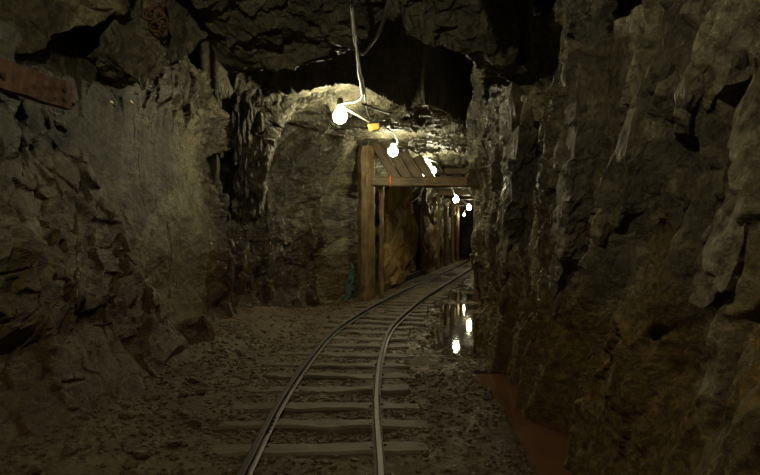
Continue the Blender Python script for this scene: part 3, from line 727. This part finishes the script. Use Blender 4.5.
# ------------------------------------------------------------------ loose rock
def rock(name, pts, back, label, seed, mat=None, amp=0.03, edge=0.06):
    o = chunk(name, pts, back, mat or ROCK_FLOOR, None, seed, amp, edge); tag(o, label, 'rock'); return o
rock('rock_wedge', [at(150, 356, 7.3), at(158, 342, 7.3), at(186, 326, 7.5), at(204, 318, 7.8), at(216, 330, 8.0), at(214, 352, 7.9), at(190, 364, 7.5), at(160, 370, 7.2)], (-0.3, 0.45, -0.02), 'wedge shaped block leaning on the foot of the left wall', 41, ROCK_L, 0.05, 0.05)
rock('rock_block', [at(92, 394, 6.1), at(112, 376, 6.3), at(150, 366, 6.6), at(166, 372, 6.7), at(164, 386, 6.6), at(130, 398, 6.2), at(100, 408, 6.0)], (-0.25, 0.3, -0.02), 'low flat topped block beside the bulging left wall', 42)
rock('rock_block', [at(-8, 428, 4.6), at(20, 424, 4.8), at(44, 430, 4.9), at(40, 438, 4.8), at(10, 446, 4.6), at(-8, 448, 4.5)], (-0.2, 0.3, 0), 'flat stone slab on the gravel under the steel channel', 43)
rock('rock_wedge', [at(308, 300, 14.3), at(312, 282, 14.4), at(318, 280, 14.5), at(328, 298, 14.6), at(322, 303, 14.5)], (-0.1, 0.3, 0), 'pale pointed rock at the foot of the lit corner', 44, ROCK_LIGHT)
meshes = []
for i in range(10):
    bm = stone_bm(1.0, 100 + i, 0.62, 2); me = bpy.data.meshes.new('loose_stone'); bm.to_mesh(me); bm.free(); me.materials.append(ROCK_FLOOR); meshes.append(me)
rs = random.Random(21)
def scatter(n, fx, fy, r0, r1, label, group):
    for _ in range(n):
        y = fy(); x = fx(y); r = rs.uniform(r0, r1)
        o = link(bpy.data.objects.new('loose_stone', rs.choice(meshes)))
        z = float(floor_z(x, y)); o.location = (x, y, z + r * 0.22); o.scale = (r, r, r)
        o.rotation_euler = (rs.uniform(-0.3, 0.3), rs.uniform(-0.3, 0.3), rs.uniform(0, 6.28))
        tag(o, label, 'stone', group)
near_y = lambda: 3.4 + 9 * rs.random() ** 1.5
scatter(70, lambda y: float(XL(y)) + 0.75 + 0.75 * rs.random() ** 1.6, near_y, 0.03, 0.075, 'loose brown stone lying between the left wall and the sleepers', 'stones along the left wall')
scatter(46, lambda y: float(TX(y)) + rs.uniform(-0.38, 0.38), near_y, 0.018, 0.035, 'small stone lying between the two rails', 'stones between the rails')
scatter(60, lambda y: float(TX(y)) + rs.uniform(0.62, 1.35), near_y, 0.02, 0.05, 'loose stone on the gravel between the rails and the red drain', 'stones on the drain bank')
scatter(40, lambda y: float(DITCH(y)) + rs.uniform(0.26, 0.42), lambda: rs.uniform(3.4, 7.6), 0.025, 0.07, 'broken stone at the foot of the right wall', 'stones along the right wall')

# gravel nobody could count: one object
ico = bmesh.new(); bmesh.ops.create_icosphere(ico, subdivisions=1, radius=1.0); ico.verts.ensure_lookup_table()
bv = np.array([v.co[:] for v in ico.verts]); bf = np.array([[v.index for v in f.verts] for f in ico.faces]); ico.free()
# keep it cheap: the 12-vertex icosahedron
phi = (1 + 5 ** 0.5) / 2
bv = np.array([(-1, phi, 0), (1, phi, 0), (-1, -phi, 0), (1, -phi, 0), (0, -1, phi), (0, 1, phi), (0, -1, -phi), (0, 1, -phi), (phi, 0, -1), (phi, 0, 1), (-phi, 0, -1), (-phi, 0, 1)]) / math.hypot(1, phi)
bf = np.array([(0,11,5),(0,5,1),(0,1,7),(0,7,10),(0,10,11),(1,5,9),(5,11,4),(11,10,2),(10,7,6),(7,1,8),(3,9,4),(3,4,2),(3,2,6),(3,6,8),(3,8,9),(4,9,5),(2,4,11),(6,2,10),(8,6,7),(9,8,1)])
NG = 20000
gy = 2.8 * np.exp(RNG.random(NG) * math.log(20 / 2.8)); gu = RNG.random(NG)
lo = XL(gy) + 0.3; hi = np.where(gy < 7.6, DITCH(gy) - 0.2, TX(gy) + 1.9); gx = lo + (hi - lo) * gu
cl_n = vnoise(gx * 1.6, gy * 1.6, 77) + 0.5
keep = RNG.random(NG) < np.clip(cl_n * 1.7 - 0.15, 0.1, 1); gx, gy = gx[keep], gy[keep]
gr = 0.006 + 0.018 * RNG.random(len(gx)) ** 2.2; gr *= 1 + 0.05 * gy
ca = RNG.random(len(gx)) * 6.283
V = bv[None] * (1 + 0.5 * (RNG.random((len(gx), 12, 1)) - 0.5)) * gr[:, None, None] * np.stack([0.8 + 0.5 * RNG.random(len(gx)), 0.8 + 0.5 * RNG.random(len(gx)), 0.5 + 0.3 * RNG.random(len(gx))], -1)[:, None, :]
X_ = V[..., 0] * np.cos(ca)[:, None] - V[..., 1] * np.sin(ca)[:, None]; Y_ = V[..., 0] * np.sin(ca)[:, None] + V[..., 1] * np.cos(ca)[:, None]
V = np.stack([X_ + gx[:, None], Y_ + gy[:, None], V[..., 2] + (floor_z(gx, gy) + gr * 0.2)[:, None]], -1).reshape(-1, 3)
F = (bf[None] + 12 * np.arange(len(gx))[:, None, None]).reshape(-1, 3)
gv = mesh_obj('gravel', V.tolist(), F.tolist(), ROCK_FLOOR)
tag(gv, 'fine loose brown gravel strewn over the tunnel floor', 'gravel', kind='stuff')

# small yellow markers on the sheet of the left wall
for px in (111, 131):
    for yy in np.arange(4.5, 9, 0.01):
        p = at(px, 102, float(yy))
        if p.x < float(left_x(np.array(p.y), np.array(p.z))): break
    bm = bmesh.new(); bmesh.ops.create_cube(bm, size=1.0, matrix=Matrix.Diagonal((0.02, 0.09, 0.03, 1)))
    bmesh.ops.bevel(bm, geom=bm.edges[:], offset=0.006, segments=1, affect='EDGES')
    o = bm_obj('survey_marker', bm, YELLOW); o.location = p
    tag(o, 'small yellow marker fixed to the left rock sheet', 'marker', 'yellow markers on the left wall')
